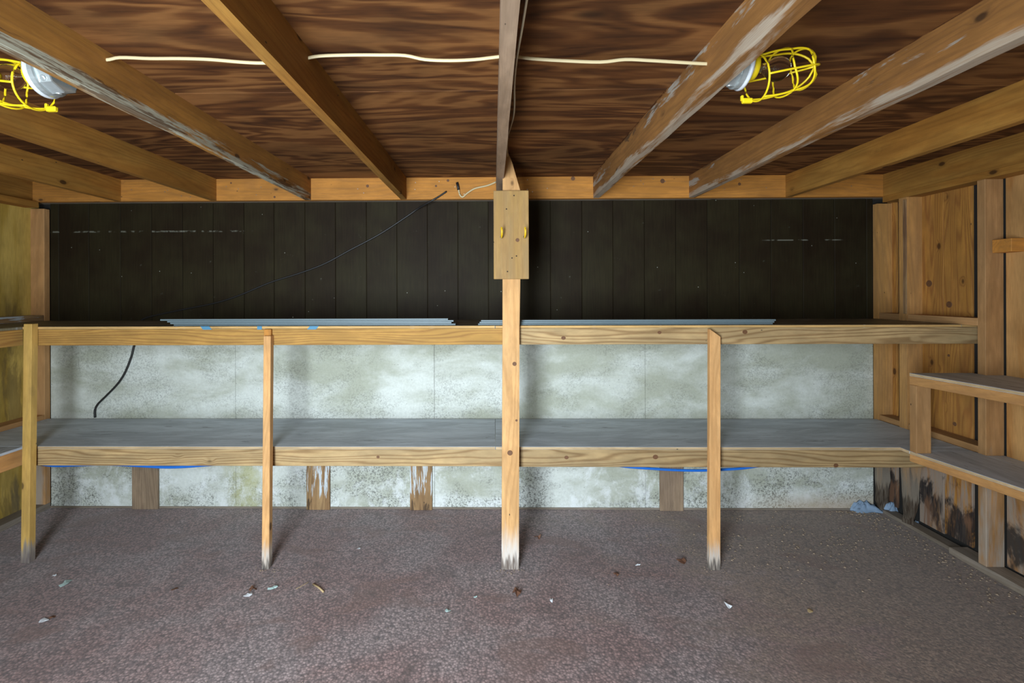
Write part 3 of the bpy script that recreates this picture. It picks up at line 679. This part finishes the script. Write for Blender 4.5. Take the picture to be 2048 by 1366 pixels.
# blue tape scraps on the edge of the upper shelf
for px, w, lab in ((415, 1.9, 'scrap of blue tape on the upper shelf edge, leftmost of three'), (519, 1.0, 'scrap of blue tape on the upper shelf edge, middle one, by the second post'), (623, 1.9, 'scrap of blue tape on the upper shelf edge, rightmost of three')):
    x = Xp(px, YBM - .15, 653)
    v = [(x - w / 2, YBM - .16, ZUP - .7), (x + w / 2, YBM - .16, ZUP - .7), (x + w / 2, YBM - .11, ZUP - .7), (x - w / 2, YBM - .11, ZUP - .7)]
    v2 = [(a_ + (-0.6 if px < 500 else 0.6 if px > 600 else 0), b2, ZUP + .02) for a_, b2, _ in v]
    tag(hexa('tape_scrap', v + v2, 'tape', None, 'x', 0.0), lab, 'tape', 'blue tape scraps')

# ------------------------------------------------------------------ cables and hoses
pts = []
for px, py, Y in ((893, 383, YL - .25), (878, 393, YL - .3), (864, 401, YL - .3), (850, 409, YL + .6), (835, 418, YB - .8), (815, 432, YB - .3), (760, 468, YB - .25), (700, 500, YB - .25), (650, 527, YB - .25), (600, 546, YB - .25), (540, 565, YB - .25), (480, 590, YB - .25), (430, 606, YB - .25), (360, 620, YB - .25), (300, 633, YB - .3), (282, 640, YB - .35)):
    pts.append(at(px, py, Y=Y))
blk = tag(empty('black_cable', pts[-1]), 'thin black cable running down the dark siding and on to the lower shelf', 'cable')
tube('upper_run', spline(pts, 6), 0.22, 'black', blk)
pts = [at(px, py, Y=YB - .35) for px, py in ((282, 638), (276, 668), (268, 692), (262, 715), (250, 745), (235, 768), (212, 792), (196, 808), (190, 820), (190, 835))]
pts[0] = at(282, 641, Y=YB - .35); 
tube('lower_run', spline(pts, 6), 0.26, 'black', blk)

YW, jl2, jr1 = 56.0, xj['l2'], xj['r1']
cp = []
for px, py in ((216, 120), (240, 115), (300, 117), (360, 117), (420, 119), (480, 124), (522, 126), (560, 124), (605, 118), (640, 112), (700, 110), (760, 110), (810, 111), (850, 119), (900, 121), (950, 119), (985, 115), (1020, 112), (1060, 117), (1120, 121), (1200, 124), (1250, 119), (1300, 121), (1350, 124), (1396, 128)):
    cp.append(at(px, py, Y=YW))
cp[0].x = jl2 + 1.2; cp[-1].x = jr1 + 0.3
cp = [Vector((jl2 - 4, YW, cp[0].z))] + cp + [Vector((jr1 + 3.4, YW, cp[-1].z))]
tag(tube('ceiling_cable', spline(cp, 4), 0.21, 'cable', flat=0.55), 'cream cable strung across the ceiling through holes in the joists', 'cable')
xc = xj['c'] + 1.5 + 0.2
jc = [(xc + .30 + .25 * math.sin(y * 0.21), y, ZJ + 2.0 + 1.0 * math.sin(y * 0.09)) for y in range(20, 96, 6)]
tag(tube('joist_cable', spline(jc, 3), 0.2, 'cable_grey', flat=0.6), 'greyish cable running along the right side of the middle joist', 'cable')
we = [at(px, py, Y=YL - .35) for px, py in ((992, 364), (975, 371), (950, 377), (935, 386), (925, 394), (919, 388), (917, 376))]
cable_end = tag(empty('capped_cable', we[0]), 'short white cable end with a black taped tip, hanging on the ledger', 'cable')
tube('cable', spline(we, 5), 0.22, 'cable', cable_end)
tube('black_tip', [at(917, 380, Y=YL - .4), at(916, 373, Y=YL - .4), at(914, 365, Y=YL - .4)], 0.33, 'black', cable_end)
hz = ZLO - PT - 3.6
def hose(name, pl, Y, r, lab, mt='blue'):
    pts = [at(px, py, Y=Y) for px, py in pl]
    return tag(tube(name, spline(pts, 6), r, mt), lab, 'hose')
hose('blue_hose', ((80, 928), (110, 931), (150, 930), (200, 928), (240, 929), (290, 932), (330, 934), (370, 933), (420, 929), (470, 925)), YBM + 3, 0.36, 'blue hose sagging under the left half of the lower shelf')
hose('blue_hose', ((1200, 925), (1250, 933), (1300, 937), (1350, 940), (1400, 941), (1450, 939), (1490, 936), (1540, 928)), YBM + 3, 0.29, 'blue hose sagging under the lower shelf by the right-hand post')

# ------------------------------------------------------------------ caged lamps
def caged_lamp(o, sgn, lab, swing):
    """o: centre of box on the joist side; axis along X*sgn"""
    ax = Vector((sgn, 0, -0.06)).normalized()
    root = tag(empty('caged_lamp', o), lab, 'lamp', 'caged work lamps on the joists')
    o = Vector(o)
    v, f = lathe_geo([(0, 2.0), (0.05, 2.15), (1.35, 2.2), (1.4, 2.05)], o, ax, 8); jb = meshobj('junction_box', v, f, 'galv', root)
    jb['label'] = 'galvanised octagonal box'
    v, f = lathe_geo([(1.35, 2.2), (1.42, 2.38), (1.9, 2.40), (2.0, 2.3)], o, ax, 32); meshobj('cover', v, f, 'galv', root)
    for k in range(6):
        an = 0.6 + k * 1.05; a_ = Vector((0, math.cos(an), math.sin(an)))
        v, f = lathe_geo([(0.0, 0.32), (0.1, 0.30), (0.14, 0.2)], o + ax * 0.7 + a_ * 2.08, a_, 12); meshobj('knockout', v, f, 'galv', jb)
    v, f = lathe_geo([(1.95, 2.1), (2.0, 2.42), (2.15, 2.52), (2.35, 2.48), (2.45, 2.1), (2.7, 1.35), (3.3, 1.2)], o, ax, 40)
    h_ = meshobj('lamp_holder', v, f, 'porcelain', root, smooth=True); h_['label'] = 'pale round lamp holder'
    v, f = lathe_geo([(2.75, 1.30), (2.8, 1.42), (3.5, 1.38), (3.55, 1.25)], o, ax, 24); cl = meshobj('guard_collar', v, f, 'yellow', root, smooth=True)
    v, f = lathe_geo([(3.3, .5), (4.2, .52)], o, ax, 16); meshobj('bulb_base', v, f, 'brass', root)
    prof = [(4.1, .50), (4.5, .55), (5.0, .85), (5.5, 1.22), (6.1, 1.38), (6.7, 1.25), (7.15, .9), (7.4, .45), (7.45, .05)]
    v, f = lathe_geo(prof, o, ax, 24); bu = meshobj('bulb', v, f, 'glass', root, smooth=True)
    fl = [o + ax * 4.1 + Vector((0, -.15, 0)), o + ax * 5.7 + Vector((0, -.35, .2)), o + ax * 5.8 + Vector((0, .35, .2)), o + ax * 4.1 + Vector((0, .15, 0))]
    tube('filament', fl, 0.03, 'brass', bu, sides=5)
    # wire guard hanging off the collar: basket of ribs and hoops, its axis below and behind the lamp's
    rm, L = 2.55, 6.9
    hinge = o + ax * 3.7 + Vector((0, -1.1, 0.95))
    R_ = Matrix.Rotation(-sgn * math.radians(swing), 3, 'Y')
    cen = Vector((0, .68, -.73)) * rm
    def q(t, an, rr):
        v_ = cen + Vector((sgn * t, math.cos(an) * rr, math.sin(an) * rr)); return hinge + R_ @ v_
    def rad(t):
        u = t / L; return rm * (1.0 + 0.06 * math.sin(min(u, .5) / .5 * math.pi)) if u < .5 else rm * math.sqrt(max(0.0, 1 - ((u - .5) / .5) ** 2.3))
    geos = []
    for k in range(6):
        an = 2.33 + k * math.pi / 3
        geos.append(tube_geo([q(L * i / 22, an, rad(L * i / 22)) for i in range(23)], 0.125, 6))
    for t, hh in ((0.0, 0.0), (L * .45, .35), (L * .78, .2)):
        geos.append(tube_geo([q(t + hh * math.cos(3 * 2 * math.pi * i / 36), 2 * math.pi * i / 36, rad(t + hh * math.cos(3 * 2 * math.pi * i / 36))) for i in range(36)], 0.115, 6, closed=True))
    V, Fc = merge(geos); g_ = meshobj('wire_guard', V, Fc, 'yellow', root, smooth=True); g_['label'] = 'yellow plastic cage hanging off its collar'
    tip = q(0, -0.82, rad(0)); s_ = tip + R_ @ Vector((-sgn * .5, 0, 0))
    box('clip', s_.x - .6, s_.x + .6, s_.y - .25, s_.y + .25, s_.z - .3, s_.z + .3, 'yellow', g_, 'x', 0.1)
    box('clip', s_.x - .75, s_.x - .45, s_.y - .2, s_.y + .2, s_.z, s_.z + .65, 'yellow', g_, 'x', 0.08)
    return root
YLm = 55.0
caged_lamp((xj['r1'] + 1.5, YLm, Zp(137, YLm, 1490) + .25), 1, 'yellow caged lamp with clear bulb, on the joist just right of the middle joist', 11)
caged_lamp((xj['l2'] - 0.5, 52.5, Zp(148, 52.5, 60)), -1, 'yellow caged lamp cut by the left photo edge, behind the white-streaked joist', 6)

# ------------------------------------------------------------------ rags in the right corner
def rag(px, py, w, d, h, seed, lab):
    c = at(px, py, Z=0); n = 16; vs = []; fs = []
    for i in range(n + 1):
        for j in range(n + 1):
            u, v_ = i / n - .5, j / n - .5
            rr = 0.75 + 0.5 * mnoise.noise(Vector((seed + u * 2.3, v_ * 2.3, 0)))
            x = c.x + u * w * rr * 1.2; y = c.y + v_ * d * rr
            e_ = max(0.0, 1 - (2 * abs(u)) ** 3) * max(0.0, 1 - (2 * abs(v_)) ** 3)
            z = 0.08 + e_ * h * (0.55 + 0.9 * abs(mnoise.noise(Vector((seed + u * 6, v_ * 5, 3)))) + .5 * mnoise.noise(Vector((u * 3, seed, v_ * 3))))
            vs.append(Vector((x, y, max(z, .05))))
    for i in range(n):
        for j in range(n): fs.append((i * (n + 1) + j, (i + 1) * (n + 1) + j, (i + 1) * (n + 1) + j + 1, i * (n + 1) + j + 1))
    o = meshobj('rag', vs, fs, 'rag', smooth=True)
    sm = o.modifiers.new('thickness', 'SOLIDIFY'); sm.thickness = 0.06 * IN
    tag(o, lab, 'rag', 'blue rags in the right-hand corner')
rag(1730, 1022, 7.0, 3.2, 2.4, 1.3, 'crumpled blue rag at the foot of the corner stud')
rag(1786, 1026, 4.0, 2.6, 3.0, 6.1, 'small blue rag stuffed between the two rotted studs')
rag(1842, 1050, 3.6, 1.6, 1.3, 9.7, 'pale blue rag scrap right of the stud with the torn foot')

# ------------------------------------------------------------------ debris on the floor
def flake(name, px, py, w, d, mat, seed, lab, cat, curl=0.25, rot=0.0, grp=None):
    c = at(px, py, Z=0); rnd = random.Random(seed); n = 9; vs = [c + Vector((0, 0, .12 + curl * .5))]; R_ = Matrix.Rotation(rot, 3, 'Z')
    for k in range(n):
        an = 2 * math.pi * k / n; r_ = 0.8 + rnd.uniform(-.3, .25)
        vs.append(c + R_ @ Vector((math.cos(an) * w / 2 * r_, math.sin(an) * d / 2 * r_, 0.05 + curl * rnd.random())))
    fs = [(0, 1 + k, 1 + (k + 1) % n) for k in range(n)]
    m_ = len(vs); vs += [v - Vector((0, 0, .05)) for v in vs]
    fs += [(m_, m_ + 1 + (k + 1) % n, m_ + 1 + k) for k in range(n)]
    fs += [(1 + k, m_ + 1 + k, m_ + 1 + (k + 1) % n, 1 + (k + 1) % n) for k in range(n)]
    tag(meshobj(name, vs, fs, mat), lab, cat, grp)
G1 = 'pale chips on the floor'; G2 = 'dry leaves on the floor'
flake('paint_chip', 132, 1167, 2.2, 2.6, 'chip', 1, 'largest pale green paint chip, on the floor in front of the left post', 'chip', rot=.4, grp=G1)
flake('paint_chip', 109, 1152, 0.9, .8, 'chipw', 2, 'tiny pale chip just behind the largest green chip', 'chip', grp=G1)
flake('paint_chip', 498, 1190, 1.9, 1.3, 'chipw', 3, 'white chip beside a dark leaf, in front of the second post', 'chip', rot=.3, grp=G1)
flake('dry_leaf', 506, 1181, 1.9, 1.5, 'leaf', 4, 'dark leaf lying on a white chip in front of the second post', 'leaf', .7, grp=G2)
flake('paint_chip', 546, 1177, 2.0, 1.0, 'chip', 5, 'thin grey-green chip right of the dark leaf, by the second post', 'chip', rot=.3, grp=G1)
flake('paint_chip', 88, 1242, 1.8, 1.4, 'chipw', 6, 'pale chip near the lower left, beside a reddish leaf', 'chip', grp=G1)
flake('dry_leaf', 103, 1236, 1.5, 1.0, 'leaf', 7, 'reddish leaf fragment near the lower left beside a pale chip', 'leaf', .3, grp=G2)
flake('dry_leaf', 349, 1180, 1.4, .9, 'leaf', 17, 'small reddish leaf crumb between the left and second posts', 'leaf', .3, grp=G2)
flake('dry_leaf', 1076, 1079, 2.2, 2.0, 'leaf', 8, 'brown leaf standing up just right of the middle post', 'leaf', 1.3, grp=G2)
flake('dry_leaf', 1363, 1125, 2.6, 2.0, 'leaf', 9, 'curled red-brown leaf left of the right-hand post foot', 'leaf', .9, grp=G2)
flake('dry_leaf', 1034, 1188, 2.4, 1.8, 'leaf', 10, 'brown leaf in front of the middle post foot', 'leaf', 1.0, rot=.6, grp=G2)
flake('dry_leaf', 1232, 1150, 1.3, 1.3, 'leaf', 11, 'small dark leaf crumb between the middle and right-hand posts', 'leaf', .4, grp=G2)
flake('paint_chip', 896, 1223, 1.3, 1.3, 'chip', 12, 'pale green chip left of centre near the bottom', 'chip', grp=G1)
flake('paint_chip', 951, 1195, .9, .7, 'chip', 13, 'small green chip left of the leaf before the middle post', 'chip', grp=G1)
flake('paint_chip', 1103, 1202, .9, 1.3, 'chipw', 14, 'small white chip right of the leaf before the middle post', 'chip', grp=G1)
flake('paint_chip', 1456, 1213, 1.1, 2.2, 'chipw', 15, 'white chip in front of the right-hand post', 'chip', .6, grp=G1)
flake('paint_chip', 1620, 1223, 1.5, 1.2, 'twig', 16, 'tan chip furthest right on the open floor', 'chip', grp=G1)
flake('paint_chip', 718, 1098, 1.0, .9, 'chipw', 18, 'tiny white chip between the second and middle posts', 'chip', grp=G1)
flake('paint_chip', 1275, 1131, 1.6, .5, 'chipw', 19, 'narrow white chip left of the curled red-brown leaf', 'chip', rot=.2, grp=G1)
a_, b2 = at(626, 1168, Z=.15), at(647, 1184, Z=.15)
tag(tube('twig', [a_, (a_ + b2) / 2 + Vector((.1, 0, .1)), b2], .17, 'twig', sides=6), 'short straw-coloured twig on the floor, right of the second post', 'twig')
a_, b2 = at(592, 1178, Z=.08), at(617, 1164, Z=.08)
tag(tube('straw', spline([a_, (a_ + b2) / 2 + Vector((.3, 0.2, .05)), b2], 4), .05, 'twig', sides=5), 'fine straw left of the short twig', 'straw')
# uncountable crumbs: grit in the right-hand corner and scattered specks
rnd = random.Random(3); V = []; Fc = []
def crumb(x, y, s):
    o = len(V)
    if x > XR - .5: return
    pts = [(1, 0, 0), (-.5, .8, 0), (-.5, -.8, 0), (0, 0, .9), (0.1, 0, -.4)]
    an = rnd.random() * 6.28; ca, sa = math.cos(an), math.sin(an)
    for (a1, b1, c1) in pts:
        a1 *= rnd.uniform(.6, 1.3); V.append(Vector((x + (a1 * ca - b1 * sa) * s, y + (a1 * sa + b1 * ca) * s, max(0.0, .3 * s + c1 * s * .7))))
    Fc.extend([(o, o + 1, o + 3), (o + 1, o + 2, o + 3), (o + 2, o, o + 3), (o + 1, o, o + 4), (o + 2, o + 1, o + 4), (o, o + 2, o + 4)])
for i in range(1500):
    t = rnd.random(); c = at(rnd.gauss(1600, 150), rnd.gauss(1062, 38), Z=0)
    if YB - 1 > c.y > 70 and c.x < XR and mnoise.noise(Vector((c.x * .11, c.y * .16, 2))) > rnd.uniform(-.35, .45): crumb(c.x, c.y, rnd.choice((.08, .1, .13, .16, .22, .3)))
for i in range(380):
    y = YB - 1 - rnd.random() ** 2 * 60; crumb(XR - .5 - abs(rnd.gauss(0, 5)), y, rnd.uniform(.08, .34))
for i in range(420):
    crumb(rnd.uniform(XL, XR), rnd.uniform(60, YB - 1), rnd.uniform(.05, .12))
for pxy in ((523, 1140), (547, 1140), (1003, 1141), (1038, 1142), (1020, 1145), (1419, 1142), (1445, 1140), (1380, 1095), (1375, 1103)):
    for i in range(10):
        c = at(pxy[0] + rnd.gauss(0, 8), pxy[1] + rnd.gauss(0, 3), Z=0); crumb(c.x, c.y, rnd.uniform(.08, .22))
cr_ = meshobj('floor_crumbs', V, Fc, 'crumb'); tag(cr_, 'loose grit and crumbs scattered over the carpet, thickest in the right corner', 'debris', kind='stuff')
# dark knots and nail holes that show singly on the timber
M['knot'] = plain('knot_wood', (0.13, 0.055, 0.02), 0.7, 0, 0.5, 3.0)
M['hole'] = plain('nail_hole', (0.03, 0.018, 0.010), 0.9, 0, 0.3, 3.0)
def knot(px, py, r, parent, Y=None, X=None, mat='knot', asp=1.0):
    c = at(px, py, Y=Y) if Y is not None else at(px, py, X=X)
    d = Vector((0, 1, 0)) if Y is not None else Vector((1, 0, 0))
    v, f = lathe_geo([(-0.015, r * .9), (0.03, r)], c, d, 14)
    v = [c + Vector(((p_ - c).x * (asp if Y is not None else 1), (p_ - c).y, (p_ - c).z)) for p_ in v]
    meshobj('knot' if mat == 'knot' else 'nail_hole', v, f, mat, parent)
def post_y(py):
    z = at(1020, py, Y=YPT).z
    return lean(z)[1]
for px, py, r in ((1029, 728, .45), (1020, 906, .55), (1033, 841, .25)): knot(px, py, r, sh, Y=post_y(py) - 0.01)
for px, py, r in ((1127, 676, .4), (1319, 665, .35), (1490, 664, .45)): knot(px, py, r, sh, Y=YBM - .01, asp=1.25)
for px, py, r in ((1133, 915, .4), (1311, 914, .5), (1672, 931, .45), (756, 914, .3)): knot(px, py, r, sh, Y=YBM - .01, asp=1.2)
for px, py in ((1028, 391), (1013, 418), (1024, 516), (1033, 512), (1015, 543)): knot(px, py, .16, hb, Y=yb0 - .01, mat='hole')
knot(1035, 480, .42, hb, Y=yb0 - .01)
for px, py, r in ((896, 361, .35), (872, 372, .3), (1146, 357, .55), (1325, 362, .6), (462, 366, .25), (549, 394, .3), (1479, 368, .4), (735, 372, .4)): knot(px, py, r, wb_, Y=YL - .01)
for px, py, r in ((1858, 567, .8), (1898, 609, .7), (1897, 711, .3), (1909, 848, .45)): knot(px, py, r, wr_, X=XR + DW - .01)
